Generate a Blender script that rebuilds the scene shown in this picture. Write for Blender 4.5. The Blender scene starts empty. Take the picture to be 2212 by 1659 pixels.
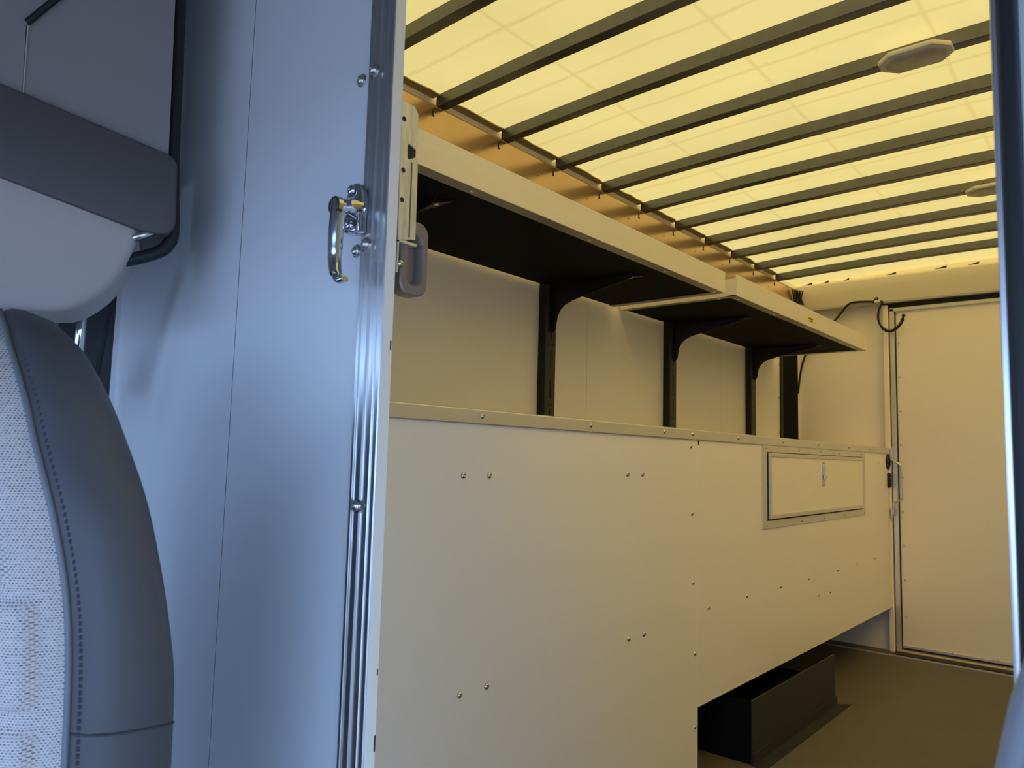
import bpy, bmesh, math, random
from mathutils import Vector, Matrix

random.seed(4)
SC = bpy.context.scene
COL = SC.collection

# ------------------------------------------------------------------ camera
cam = bpy.data.cameras.new('camera')
cam.sensor_fit = 'HORIZONTAL'
cam.sensor_width = 36.0
cam.lens = 26.331
cam.clip_start = 0.02
cam.dof.use_dof = True
cam.dof.focus_distance = 1.7
cam.dof.aperture_fstop = 9.0
cam_ob = bpy.data.objects.new('camera', cam)
COL.objects.link(cam_ob)
ROT = ((0.761696, 0.042161, 0.646562), (0.6474, -0.090047, -0.756812), (0.026313, 0.995045, -0.095883))
cam_ob.matrix_world = Matrix.Translation((0, 0, 1.0)) @ Matrix(ROT).to_4x4()
SC.camera = cam_ob

# ------------------------------------------------------------------ sky, sun, exposure
world = bpy.data.worlds.new('sky')
SC.world = world
world.use_nodes = True
wn = world.node_tree
bg = wn.nodes['Background']
bg.inputs['Color'].default_value = (0.385, 0.60, 1.0, 1)
bg.inputs['Strength'].default_value = 5.6

sun = bpy.data.lights.new('sun', 'SUN')
sun.energy = 6.1
sun.angle = 0.01
sun.color = (1.0, 0.93, 0.80)
sun_ob = bpy.data.objects.new('sun', sun)
COL.objects.link(sun_ob)
sun_ob.location = (4, -4, 8)
sun_ob.rotation_euler = Vector((0.42, -0.38, 0.83)).to_track_quat('Z', 'Y').to_euler()   # high, ahead of the van and to its right

vs = SC.view_settings
vs.view_transform = 'Standard'
vs.look = 'None'
vs.exposure = 0.0
vs.gamma = 1.0
vs.use_curve_mapping = False
SC.cycles.use_denoising = True
SC.cycles.max_bounces = 12
SC.cycles.diffuse_bounces = 8
SC.cycles.sample_clamp_indirect = 6.0

# ------------------------------------------------------------------ materials
def lin(c):
    return tuple(((v / 255) / 12.92 if v / 255 <= 0.04045 else ((v / 255 + 0.055) / 1.055) ** 2.4) for v in c)

def mat(name, col, rough=0.5, metal=0.0, var=0.0, vscale=8.0, bump=0.0, bscale=200.0, spec=0.5, stretch=None, rvar=0.0):
    m = bpy.data.materials.new(name)
    m.use_nodes = True
    nt = m.node_tree
    b = nt.nodes['Principled BSDF']
    b.inputs['Base Color'].default_value = (*col, 1)
    b.inputs['Roughness'].default_value = rough
    b.inputs['Metallic'].default_value = metal
    b.inputs['Specular IOR Level'].default_value = spec
    tc = nt.nodes.new('ShaderNodeTexCoord')
    vec = tc.outputs['Object']
    if stretch:
        mp = nt.nodes.new('ShaderNodeMapping')
        mp.inputs['Scale'].default_value = stretch
        nt.links.new(vec, mp.inputs['Vector'])
        vec = mp.outputs['Vector']
    n = nt.nodes.new('ShaderNodeTexNoise')
    n.inputs['Scale'].default_value = vscale
    n.inputs['Detail'].default_value = 5
    nt.links.new(vec, n.inputs['Vector'])
    mx = nt.nodes.new('ShaderNodeMix')
    mx.data_type = 'RGBA'
    mx.inputs[6].default_value = (*[max(0, c * (1 - var)) for c in col], 1)
    mx.inputs[7].default_value = (*[min(1, c * (1 + var)) for c in col], 1)
    nt.links.new(n.outputs['Fac'], mx.inputs[0])
    nt.links.new(mx.outputs[2], b.inputs['Base Color'])
    if rvar:
        mr = nt.nodes.new('ShaderNodeMapRange')
        mr.inputs['To Min'].default_value = max(0.02, rough - rvar)
        mr.inputs['To Max'].default_value = min(1, rough + rvar)
        nt.links.new(n.outputs['Fac'], mr.inputs['Value'])
        nt.links.new(mr.outputs['Result'], b.inputs['Roughness'])
    if bump:
        n2 = nt.nodes.new('ShaderNodeTexNoise')
        n2.inputs['Scale'].default_value = bscale
        nt.links.new(vec, n2.inputs['Vector'])
        bp = nt.nodes.new('ShaderNodeBump')
        bp.inputs['Strength'].default_value = bump
        bp.inputs['Distance'].default_value = 0.002
        nt.links.new(n2.outputs['Fac'], bp.inputs['Height'])
        nt.links.new(bp.outputs['Normal'], b.inputs['Normal'])
    return m

M = {}
M['cab_white'] = mat('white_gloss_panel', (0.87, 0.86, 0.82), 0.22, 0, 0.02, 1.5, spec=0.45)
M['wall_white'] = mat('white_wall_liner', (0.87, 0.85, 0.80), 0.38, 0, 0.02, 2.0)
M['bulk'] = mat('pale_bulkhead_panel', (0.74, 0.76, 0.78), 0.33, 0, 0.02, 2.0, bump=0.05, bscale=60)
M['alu'] = mat('mill_aluminium', (0.72, 0.72, 0.72), 0.32, 1.0, 0.10, 6, stretch=(30, 30, 1), rvar=0.1)
M['alu_y'] = mat('brushed_aluminium', (0.76, 0.74, 0.70), 0.42, 0.75, 0.08, 5, stretch=(25, 1, 25), rvar=0.08)
M['fascia'] = mat('shelf_aluminium', (0.80, 0.77, 0.70), 0.45, 0.35, 0.06, 5, stretch=(20, 1.2, 30), rvar=0.06)
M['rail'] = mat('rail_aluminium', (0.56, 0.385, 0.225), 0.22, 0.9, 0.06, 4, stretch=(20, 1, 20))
M['galv'] = mat('galvanised_steel', (0.13, 0.135, 0.14), 0.34, 0.75, 0.22, 26, rvar=0.10)
M['galv_light'] = mat('worn_galvanised_bracket', (0.74, 0.72, 0.62), 0.42, 0.7, 0.45, 18, stretch=(1, 6, 1.2), rvar=0.15)
M['black'] = mat('black_powder_coat', (0.007, 0.007, 0.009), 0.5, 0, 0.1, 40, bump=0.1, bscale=400, spec=0.35)
M['deck'] = mat('black_shelf_deck', (0.006, 0.007, 0.010), 0.75, 0, 0.15, 40, spec=0.05)
M['upright'] = mat('dark_upright_steel', (0.030, 0.027, 0.026), 0.42, 0.1, 0.1, 30)
M['rubber'] = mat('black_rubber', (0.008, 0.008, 0.010), 0.6, 0, 0.1, 20)
M['slot'] = mat('slot_shadow_black', (0.004, 0.004, 0.004), 0.9)
M['wheel'] = mat('charcoal_wheel_box', (0.024, 0.025, 0.029), 0.5, 0, 0.15, 20, bump=0.1)
M['chrome'] = mat('chrome', (0.62, 0.63, 0.66), 0.07, 1.0)
M['screw'] = mat('zinc_screw', (0.62, 0.61, 0.58), 0.25, 1.0, 0.1, 60)
M['plate_grey'] = mat('grey_satin_pull', (0.24, 0.20, 0.18), 0.40, 0.4, 0.06, 20)
M['lamp_body'] = mat('lamp_white_plastic', (0.62, 0.60, 0.55), 0.5)
M['lens'] = mat('lamp_clear_lens', (0.42, 0.39, 0.32), 0.25, 0, 0.30, 30)
M['plate_pale'] = mat('pale_lamp_plate', (0.15, 0.15, 0.115), 0.5, 0.3)
M['header'] = mat('header_paint', (0.66, 0.63, 0.55), 0.30, 0.2)
M['lip'] = mat('shaded_lip_aluminium', (0.26, 0.25, 0.23), 0.38, 0.7, 0.12, 12)  # darker copy of the fascia metal, underside shade put into the colour
M['gold'] = mat('warm_sill_metal', (0.72, 0.62, 0.42), 0.35, 0.6, 0.08, 8)
M['yellow'] = mat('yellow_sticker', (0.85, 0.55, 0.02), 0.5)
M['ink'] = mat('dark_ink', (0.05, 0.03, 0.01), 0.6)
M['vinyl'] = mat('grey_vinyl', (0.085, 0.086, 0.095), 0.48, 0, 0.06, 6, bump=0.12, bscale=600, spec=0.4)
M['vinyl_light'] = mat('pale_grey_vinyl', (0.26, 0.265, 0.29), 0.45, 0, 0.08, 12, bump=0.2, bscale=40)
M['piping'] = mat('grey_piping', (0.16, 0.17, 0.19), 0.5)
M['thread'] = mat('dark_thread', (0.05, 0.05, 0.06), 0.8)
M['console'] = mat('pale_grey_console', (0.27, 0.24, 0.235), 0.6, 0, 0.04, 4)
M['console_light'] = mat('light_grey_shell', (0.46, 0.40, 0.37), 0.7, 0, 0.04, 5)
M['console_band'] = mat('dark_grey_band', (0.090, 0.074, 0.070), 0.55, 0, 0.10, 3)
M['cabtrim'] = mat('cab_grey_trim', (0.22, 0.22, 0.23), 0.6)
M['cabfloor'] = mat('cab_pale_floor', (0.32, 0.33, 0.35), 0.6)
M['cabdark'] = mat('cab_dark_pillar', (0.035, 0.036, 0.042), 0.55)
M['webbing'] = mat('black_webbing', (0.012, 0.012, 0.014), 0.8, bump=0.2, bscale=500)
M['caulk'] = mat('roof_sealant', (0.34, 0.30, 0.16), 0.7, 0, 0.2, 12)
M['ground'] = mat('asphalt_outside', (0.24, 0.25, 0.27), 0.9, 0, 0.15, 3)

def floor_mat():
    m = mat('ribbed_floor_mat', (0.115, 0.105, 0.088), 0.62, 0, 0.10, 3.0)
    nt = m.node_tree
    b = nt.nodes['Principled BSDF']
    tc = nt.nodes.new('ShaderNodeTexCoord')
    mp = nt.nodes.new('ShaderNodeMapping')
    mp.inputs['Rotation'].default_value = (0, 0, math.radians(45))
    nt.links.new(tc.outputs['Object'], mp.inputs['Vector'])
    v = nt.nodes.new('ShaderNodeTexVoronoi')
    v.inputs['Scale'].default_value = 75
    v.inputs['Randomness'].default_value = 0.0
    nt.links.new(mp.outputs['Vector'], v.inputs['Vector'])
    bp = nt.nodes.new('ShaderNodeBump')
    bp.inputs['Strength'].default_value = 0.5
    bp.inputs['Distance'].default_value = 0.003
    bp.invert = True
    nt.links.new(v.outputs['Distance'], bp.inputs['Height'])
    nt.links.new(bp.outputs['Normal'], b.inputs['Normal'])
    return m
M['floor'] = floor_mat()

def roof_mat():
    m = bpy.data.materials.new('translucent_fibreglass')
    m.use_nodes = True
    nt = m.node_tree
    nt.nodes.clear()
    out = nt.nodes.new('ShaderNodeOutputMaterial')
    tr = nt.nodes.new('ShaderNodeBsdfTranslucent')
    di = nt.nodes.new('ShaderNodeBsdfDiffuse')
    di.inputs['Color'].default_value = (0.72, 0.66, 0.45, 1)
    mix = nt.nodes.new('ShaderNodeMixShader')
    mix.inputs[0].default_value = 0.45
    # glass-fibre sheet: half of the light is scattered all round, half keeps on roughly in its direction
    rf = nt.nodes.new('ShaderNodeBsdfRefraction')
    rf.inputs['Roughness'].default_value = 0.85
    rf.inputs['IOR'].default_value = 1.5
    mt = nt.nodes.new('ShaderNodeMixShader')
    mt.inputs[0].default_value = 0.5
    nt.links.new(tr.outputs[0], mt.inputs[1])
    nt.links.new(rf.outputs[0], mt.inputs[2])
    nt.links.new(mt.outputs[0], mix.inputs[1])
    nt.links.new(di.outputs[0], mix.inputs[2])
    nt.links.new(mix.outputs[0], out.inputs[0])
    tc = nt.nodes.new('ShaderNodeTexCoord')
    # slow blotches of the resin
    n = nt.nodes.new('ShaderNodeTexNoise')
    n.inputs['Scale'].default_value = 2.2
    n.inputs['Detail'].default_value = 6
    nt.links.new(tc.outputs['Object'], n.inputs['Vector'])
    wob = nt.nodes.new('ShaderNodeTexNoise')
    wob.inputs['Scale'].default_value = 5.0
    nt.links.new(tc.outputs['Object'], wob.inputs['Vector'])
    sep = nt.nodes.new('ShaderNodeSeparateXYZ')
    nt.links.new(tc.outputs['Object'], sep.inputs[0])
    def line(sock, period, offset, width, wobble):
        a = nt.nodes.new('ShaderNodeMath'); a.operation = 'MULTIPLY_ADD'
        nt.links.new(wob.outputs['Fac'], a.inputs[0]); a.inputs[1].default_value = wobble
        nt.links.new(sock, a.inputs[2])
        s = nt.nodes.new('ShaderNodeMath'); s.operation = 'ADD'; s.inputs[1].default_value = -offset - wobble / 2 + period * 20
        nt.links.new(a.outputs[0], s.inputs[0])
        p = nt.nodes.new('ShaderNodeMath'); p.operation = 'PINGPONG'; p.inputs[1].default_value = period / 2
        nt.links.new(s.outputs[0], p.inputs[0])
        r = nt.nodes.new('ShaderNodeMapRange'); r.interpolation_type = 'SMOOTHSTEP'
        r.inputs['From Min'].default_value = 0.0; r.inputs['From Max'].default_value = width
        r.inputs['To Min'].default_value = 1.0; r.inputs['To Max'].default_value = 0.0
        nt.links.new(p.outputs[0], r.inputs['Value'])
        return r.outputs['Result']
    l1 = line(sep.outputs['Y'], 0.2985, 1.66, 0.012, 0.03)
    l2 = line(sep.outputs['X'], 0.42, -0.80, 0.010, 0.012)
    ad = nt.nodes.new('ShaderNodeMath'); ad.operation = 'ADD'
    nt.links.new(l1, ad.inputs[0]); nt.links.new(l2, ad.inputs[1])
    c1 = nt.nodes.new('ShaderNodeMix'); c1.data_type = 'RGBA'
    c1.inputs[6].default_value = (*ROOF_A, 1)
    c1.inputs[7].default_value = (*ROOF_B, 1)
    nt.links.new(n.outputs['Fac'], c1.inputs[0])
    c2 = nt.nodes.new('ShaderNodeMix'); c2.data_type = 'RGBA'; c2.blend_type = 'MULTIPLY'
    nt.links.new(c1.outputs[2], c2.inputs[6])
    c2.inputs[7].default_value = (0.90, 0.87, 0.79, 1)
    nt.links.new(ad.outputs[0], c2.inputs[0])
    nt.links.new(c2.outputs[2], tr.inputs['Color'])
    nt.links.new(c2.outputs[2], rf.inputs['Color'])
    return m
ROOF_A = (0.415, 0.245, 0.059)
ROOF_B = (0.555, 0.332, 0.082)
M['roof'] = roof_mat()

def fabric_mat():
    m = bpy.data.materials.new('grey_woven_seat_fabric')
    m.use_nodes = True
    nt = m.node_tree
    b = nt.nodes['Principled BSDF']
    b.inputs['Roughness'].default_value = 0.95
    b.inputs['Specular IOR Level'].default_value = 0.1
    uv = nt.nodes.new('ShaderNodeTexCoord')
    nz = nt.nodes.new('ShaderNodeTexNoise'); nz.inputs['Scale'].default_value = 60
    nt.links.new(uv.outputs['UV'], nz.inputs['Vector'])
    ad = nt.nodes.new('ShaderNodeMix'); ad.data_type = 'VECTOR'
    ad.inputs[0].default_value = 0.0012
    nt.links.new(uv.outputs['UV'], ad.inputs[4])
    nt.links.new(nz.outputs['Color'], ad.inputs[5])
    br = nt.nodes.new('ShaderNodeTexBrick')
    br.inputs['Color1'].default_value = (0.07, 0.06, 0.075, 1)
    br.inputs['Color2'].default_value = (0.36, 0.34, 0.33, 1)
    br.inputs['Mortar'].default_value = (0.60, 0.56, 0.53, 1)
    br.inputs['Scale'].default_value = 150
    br.inputs['Brick Width'].default_value = 0.55
    br.inputs['Row Height'].default_value = 0.40
    br.inputs['Mortar Size'].default_value = 0.12
    br.inputs['Mortar Smooth'].default_value = 0.25
    nt.links.new(ad.outputs[1], br.inputs['Vector'])
    nt.links.new(br.outputs['Color'], b.inputs['Base Color'])
    bp = nt.nodes.new('ShaderNodeBump')
    bp.inputs['Strength'].default_value = 0.4; bp.inputs['Distance'].default_value = 0.001
    bp.invert = True
    nt.links.new(br.outputs['Fac'], bp.inputs['Height'])
    nt.links.new(bp.outputs['Normal'], b.inputs['Normal'])
    return m
M['fabric'] = fabric_mat()

# ------------------------------------------------------------------ helpers
class MB:
    """collects shapes in world coordinates and links them as one mesh object"""
    def __init__(s):
        s.bm = bmesh.new()
    def box(s, x0, x1, y0, y1, z0, z1, bevel=0.0, seg=2):
        r = bmesh.ops.create_cube(s.bm, size=1.0)
        vs_ = r['verts']
        for v in vs_:
            v.co = Vector((x0 + (v.co.x + .5) * (x1 - x0), y0 + (v.co.y + .5) * (y1 - y0), z0 + (v.co.z + .5) * (z1 - z0)))
        if bevel:
            es = list({e for v in vs_ for e in v.link_edges})
            bmesh.ops.bevel(s.bm, geom=es, offset=bevel, segments=seg, affect='EDGES', profile=0.5)
        return s
    def prism(s, pts, off, bevel=0.0, seg=3):
        """pts: ring of 3-D points, off: extrusion vector"""
        a = [s.bm.verts.new(p) for p in pts]
        b = [s.bm.verts.new(Vector(p) + Vector(off)) for p in pts]
        n = len(pts)
        f1 = s.bm.faces.new(a); f2 = s.bm.faces.new(b[::-1])
        fs = [f1, f2]
        for i in range(n):
            fs.append(s.bm.faces.new((a[i], b[i], b[(i + 1) % n], a[(i + 1) % n])))
        bmesh.ops.recalc_face_normals(s.bm, faces=fs)
        if bevel:
            es = list(set(f1.edges) | set(f2.edges))
            bmesh.ops.bevel(s.bm, geom=es, offset=bevel, segments=seg, affect='EDGES', profile=0.5)
        return s
    def tube(s, path, r, n=10, radii=None, caps=True):
        path = [Vector(p) for p in path]
        rings = []
        up = None
        for i, p in enumerate(path):
            d = (path[min(i + 1, len(path) - 1)] - path[max(i - 1, 0)]).normalized()
            if up is None:
                up = Vector((0, 0, 1)) if abs(d.z) < 0.9 else Vector((1, 0, 0))
            up = (up - d * up.dot(d)).normalized()
            sd = d.cross(up)
            rr = radii[i] if radii else r
            if not isinstance(rr, tuple):
                rr = (rr, rr)
            rings.append([s.bm.verts.new(p + up * math.cos(2 * math.pi * k / n) * rr[0] + sd * math.sin(2 * math.pi * k / n) * rr[1]) for k in range(n)])
        fs = []
        for a, b in zip(rings, rings[1:]):
            for k in range(n):
                fs.append(s.bm.faces.new((a[k], a[(k + 1) % n], b[(k + 1) % n], b[k])))
        if caps:
            fs.append(s.bm.faces.new(rings[0][::-1])); fs.append(s.bm.faces.new(rings[-1]))
        bmesh.ops.recalc_face_normals(s.bm, faces=fs)
        return s
    def dome(s, c, axis, r, h, n=12, base=0.0):
        """a button head on a surface at c, rising along axis"""
        ax = Vector(axis).normalized()
        u = ax.orthogonal().normalized(); w = ax.cross(u)
        c = Vector(c)
        prof = [(r, 0), (r, base + h * .25), (r * .86, base + h * .62), (r * .55, base + h * .92), (r * .3, base + h)]
        rings = [[s.bm.verts.new(c + ax * t + (u * math.cos(2 * math.pi * k / n) + w * math.sin(2 * math.pi * k / n)) * q) for k in range(n)] for q, t in prof]
        fs = []
        for a, b in zip(rings, rings[1:]):
            for k in range(n):
                fs.append(s.bm.faces.new((a[k], a[(k + 1) % n], b[(k + 1) % n], b[k])))
        inner = [s.bm.verts.new(c + ax * (base + h * .7) + (u * math.cos(2 * math.pi * k / n) + w * math.sin(2 * math.pi * k / n)) * r * .22) for k in range(n)]
        for k in range(n):
            fs.append(s.bm.faces.new((rings[-1][k], rings[-1][(k + 1) % n], inner[(k + 1) % n], inner[k])))
        fs.append(s.bm.faces.new(inner))
        bmesh.ops.recalc_face_normals(s.bm, faces=fs)
        return s
    def disc(s, c, axis, r, h, n=24, r2=None):
        ax = Vector(axis).normalized()
        u = ax.orthogonal().normalized(); w = ax.cross(u)
        c = Vector(c); r2 = r if r2 is None else r2
        a = [s.bm.verts.new(c + (u * math.cos(2 * math.pi * k / n) + w * math.sin(2 * math.pi * k / n)) * r) for k in range(n)]
        b = [s.bm.verts.new(c + ax * h + (u * math.cos(2 * math.pi * k / n) + w * math.sin(2 * math.pi * k / n)) * r2) for k in range(n)]
        fs = [s.bm.faces.new(a[::-1]), s.bm.faces.new(b)]
        for k in range(n):
            fs.append(s.bm.faces.new((a[k], a[(k + 1) % n], b[(k + 1) % n], b[k])))
        bmesh.ops.recalc_face_normals(s.bm, faces=fs)
        return s
    def build(s, name, m, parent=None, smooth=False, label=None):
        me = bpy.data.meshes.new(name)
        loc = Vector(parent['_o']) if parent is not None and '_o' in parent else Vector((0, 0, 0))
        s.bm.to_mesh(me); s.bm.free()
        me.materials.append(m)
        if smooth:
            for p in me.polygons:
                p.use_smooth = True
            if smooth != 'all':
                try:
                    me.set_sharp_from_angle(angle=math.radians(35))
                except Exception:
                    pass
        o = bpy.data.objects.new(name, me)
        COL.objects.link(o)
        if parent is not None:
            o.parent = parent
            o.matrix_parent_inverse = Matrix.Translation(-loc)
        if label:
            o['label'] = label
        return o

ORIG = []
def tag(o, label, cat=None, group=None, kind=None):
    o['label'] = label
    if cat: o['category'] = cat
    if group: o['group'] = group
    if kind: o['kind'] = kind
    return o

def thing(name, label, cat, loc, group=None):
    o = bpy.data.objects.new(name, None)
    o.empty_display_size = 0.05
    COL.objects.link(o)
    o.location = loc
    o['_o'] = tuple(loc)
    ORIG.append(o)
    return tag(o, label, cat, group)

def struct(o, label):
    o['label'] = label
    o['kind'] = 'structure'
    return o

_screw = {}
def screw(parent, c, axis, r=0.006, h=0.004, name='screw', m='screw', n=10):
    """small pan-head screws share one mesh per size"""
    key = (r, h, m, n)
    if key not in _screw:
        b = MB(); b.dome((0, 0, 0), (0, 0, 1), r, h, n)
        me = bpy.data.meshes.new(name); b.bm.to_mesh(me); b.bm.free()
        for p in me.polygons: p.use_smooth = True
        me.materials.append(M[m])
        _screw[key] = me
    o = bpy.data.objects.new(name, _screw[key])
    COL.objects.link(o)
    o.location = c
    o.rotation_euler = Vector(axis).to_track_quat('Z', 'Y').to_euler()
    o.parent = parent
    loc = Vector(parent['_o']) if '_o' in parent else Vector((0, 0, 0))
    o.matrix_parent_inverse = Matrix.Translation(-loc)
    return o

def bez(pts, sub=6):
    """Catmull-Rom through the points"""
    P = [Vector(p) for p in pts]
    out = []
    for i in range(len(P) - 1):
        a = P[max(i - 1, 0)]; b = P[i]; c = P[i + 1]; d = P[min(i + 2, len(P) - 1)]
        for k in range(sub):
            t = k / sub
            out.append(0.5 * ((2 * b) + (c - a) * t + (2 * a - 5 * b + 4 * c - d) * t * t + (3 * b - a - 3 * c + d) * t ** 3))
    out.append(P[-1])
    return out

# ------------------------------------------------------------------ dimensions (metres; floor of the load space at z = 0)
XW = -1.62      # left load-space wall
XR = 0.72       # right load-space wall
XF = -1.107     # cabinet fronts
YB = 4.57       # rear wall
Y0 = 0.64       # bulkhead, cab side
def arch(x):
    return 2.068 - 0.026 * ((x + 0.45) / 1.15) ** 2

# ------------------------------------------------------------------ load-space shell
fl = MB().box(XW, XR, 0.60, YB, -0.03, 0.0).build('floor', M['floor'])
struct(fl, 'dark studded floor mat of the load space')

wl = MB().box(XW - 0.03, XW - 0.004, 0.655, YB + 0.05, 0, 2.085).build('wall_left', M['slot'])
struct(wl, 'left load-space wall behind the shelves, lined with pale panels')
for y0, y1 in ((0.655, 2.330), (2.332, 3.500), (3.502, 4.272), (4.274, YB)):
    MB().box(XW - 0.004, XW, y0, y1, 0, 2.085).build('wall_panel', M['wall_white'], wl)
for z in (1.573, 1.373, 1.174):
    screw(wl, (XW, 4.262, z), (1, 0, 0), 0.0075, 0.006)
wr = MB().box(XR, XR + 0.03, 0.655, YB + 0.05, 0, 2.085).build('wall_right', M['wall_white'])
struct(wr, 'white right load-space wall outside the picture')

# rear wall and header
wb = MB().box(XW, -1.112, YB, YB + 0.03, 0, 1.93).build('wall_rear', M['wall_white'])
struct(wb, 'pale rear wall of the load space beside the door')
MB().box(-0.10, XR, YB, YB + 0.03, 0, 2.12).build('wall_panel', M['wall_white'], wb)
MB().box(XW, XR, YB + 0.002, YB + 0.03, 1.93, 2.13).build('wall_panel', M['wall_white'], wb)
hb = MB()
prof = [(4.515, 1.914), (4.512, 1.925), (4.512, 2.062), (4.518, 2.072), (4.56, 2.076), (4.57, 2.07), (4.57, 1.914)]
hb.prism([(-1.60, y, z) for y, z in prof], (2.31, 0, 0))
hd = hb.build('header_box', M['header'], wb)
MB().box(-1.602, -1.598, 4.50, 4.56, 1.93, 2.06).build('header_end_cap', M['alu_y'], wb)
screw(wb, (-1.575, 4.512, 1.985), (0, -1, 0), 0.005, 0.003)
for x, w in ((-1.56, .05), (-1.45, .035), (-1.33, .03), (-1.10, .05), (-0.86, .06), (-0.70, .05)):
    MB().prism([(x, 4.518, 2.0735), (x + w, 4.518, 2.0735), (x + w, 4.518, 2.086), (x + w * .4, 4.518, 2.078)], (0, 0.004, 0)).build('sealant_scrap', M['rubber'], wb)
MB().box(XW, -1.09, 4.432, 4.440, 0.0, 0.006).build('floor_edge_strip', M['alu_y'], fl)
MB().box(-1.09, 0.1, 4.440, 4.450, 0.0, 0.006).build('floor_edge_strip', M['alu_y'], fl)

# roof: translucent skin on steel bows
rb = MB()
NX = 48
xs = [XW - 0.02 + (XR + 0.04 - XW) * i / NX for i in range(NX + 1)]
ys = [0.50, YB + 0.05]
grid = [[rb.bm.verts.new((x, y, arch(x) + 0.0385)) for x in xs] for y in ys]
for i in range(NX):
    rb.bm.faces.new((grid[0][i], grid[1][i], grid[1][i + 1], grid[0][i + 1]))
ceil = rb.build('ceiling', M['roof'], smooth='all')
struct(ceil, 'glowing translucent yellow roof skin over steel bows')
BOWS = [1.2235 + 0.2985 * k for k in range(11)]
bow_me = None
for k, yk in enumerate(BOWS):
    if bow_me is None:
        b = MB()
        n = 40
        x0, x1 = XW + 0.018, XR - 0.018
        sec = [(-0.033, 0.038), (-0.033, 0.002), (-0.031, 0.0), (-0.002, 0.0), (0, 0.002), (0, 0.038), (-0.003, 0.038), (-0.003, 0.004), (-0.030, 0.004), (-0.030, 0.038)]
        rings = []
        for i in range(n + 1):
            x = x0 + (x1 - x0) * i / n
            rings.append([b.bm.verts.new((x, yy, arch(x) + zz)) for yy, zz in sec])
        fs = []
        for a, c in zip(rings, rings[1:]):
            for j in range(len(sec)):
                fs.append(b.bm.faces.new((a[j], a[(j + 1) % len(sec)], c[(j + 1) % len(sec)], c[j])))
        fs.append(b.bm.faces.new(rings[0])); fs.append(b.bm.faces.new(rings[-1][::-1]))
        bmesh.ops.recalc_face_normals(b.bm, faces=fs)
        bow_me = bpy.data.meshes.new('roof_bow')
        b.bm.to_mesh(bow_me); b.bm.free()
        bow_me.materials.append(M['galv'])
    o = bpy.data.objects.new('roof_bow', bow_me)
    COL.objects.link(o)
    o.location = (0, yk, 0)
    o.parent = ceil
for k in range(10):   # ragged sealant along the rail between the bows
    y0 = BOWS[k]; y1 = BOWS[k + 1] - 0.033
    pts = [(XW + 0.004, y0, 2.0715)]
    m_ = 7
    top = []
    for i in range(m_ + 1):
        t = i / m_
        top.append((XW + 0.026 + 0.010 * random.random() + 0.006 * math.sin(t * 3.1), y0 + (y1 - y0) * t, 2.0745))
    ring = [(XW + 0.002, y0, 2.0745)] + top + [(XW + 0.002, y1, 2.0745)]
    MB().prism(ring, (0, 0, 0.0035)).build('sealant_bead', M['caulk'], ceil)

# top rail
rl = MB()
sec = [(XW, 1.88), (-1.600, 1.88), (-1.598, 1.95), (-1.598, 2.040), (-1.5965, 2.0445), (-1.600, 2.047), (XW, 2.047)]
rl.prism([(x, 0.66, z) for x, z in sec], (0, 4.525 - 0.66, 0))
rail = rl.build('trim_1', M['rail'])
struct(rail, 'warm reflecting metal rail under the roof edge, above the shelves')
for k in range(10):
    y = 1.474 + 0.2975 * k
    MB().box(-1.5985, -1.5955, y - 0.004, y + 0.004, 2.008, 2.026).build('slot', M['rubber'], rail)
    MB().box(-1.5965, -1.5945, y - 0.0015, y + 0.0025, 2.010, 2.024).build('rivet_shank', M['screw'], rail)
    MB().dome((-1.5972, y - 0.085, 1.985), (1, 0, 0), 0.004, 0.0015).build('dimple', M['rail'], rail)
bc = MB()
for i in range(7):
    bc.tube(bez([(-1.585 + .006 * i, 4.40 + .012 * i, 2.03), (-1.59 + .004 * i, 4.43 + .01 * i, 1.99 + .006 * (i % 3)), (-1.585 + .005 * i, 4.45 + .008 * i, 1.95)], 4), 0.004, 6)
wires = bc.build('wire_bundle', M['rubber'])
tag(wires, 'dark bundle of wires in the corner where the top rail meets the rear header', 'wires')

# ------------------------------------------------------------------ rear door
door = MB().box(-1.068, -0.10, 4.552, 4.575, 0.035, 1.872).build('door_1', M['wall_white'])
struct(door, 'pale flush rear door with a narrow metal frame')
MB().box(-1.128, 0.0, 4.600, 4.615, -0.05, 1.95).build('light_blocker', M['cabdark'], door)  # added unseen backing, stops sky light leaking in round the door
MB().box(-1.128, -1.101, 4.530, 4.60, 0.0, 1.905, 0.004).build('door_post', M['wall_white'], door)
MB().box(-1.101, -1.095, 4.560, 4.60, 0.0, 1.905).build('shadow_gap', M['rubber'], door)
MB().box(-1.095, -1.070, 4.540, 4.58, 0.012, 1.884, 0.003).build('frame_side', M['alu_y'], door)
MB().box(-1.095, -0.10, 4.540, 4.58, 1.866, 1.886, 0.003).build('frame_top', M['fascia'], door)
MB().box(-1.128, -0.10, 4.545, 4.60, 1.886, 1.914).build('top_seal', M['rubber'], door)
MB().box(-1.070, -1.064, 4.546, 4.56, 0.035, 1.866).build('panel_seal', M['upright'], door)
MB().box(-1.090, -0.10, 4.520, 4.57, 0.0, 0.018, 0.004).build('sill', M['gold'], door)
MB().box(-1.090, -0.10, 4.455, 4.52, 0.0, 0.010).build('sill_channel', M['rubber'], door)
MB().box(-1.064, -0.10, 4.546, 4.56, 0.030, 0.042).build('bottom_edging', M['alu_y'], door)
for z in (1.685, 1.494, 1.304, 1.119, 0.941, 0.754, 0.572, 0.388, 0.197):
    screw(door, (-1.052 + (1.685 - z) * 0.004, 4.552, z), (0, -1, 0), 0.005, 0.006)
for x in (-0.828, -0.628, -0.43):
    screw(door, (x, 4.546, 0.046), (0, -1, 0), 0.005, 0.006)
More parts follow.
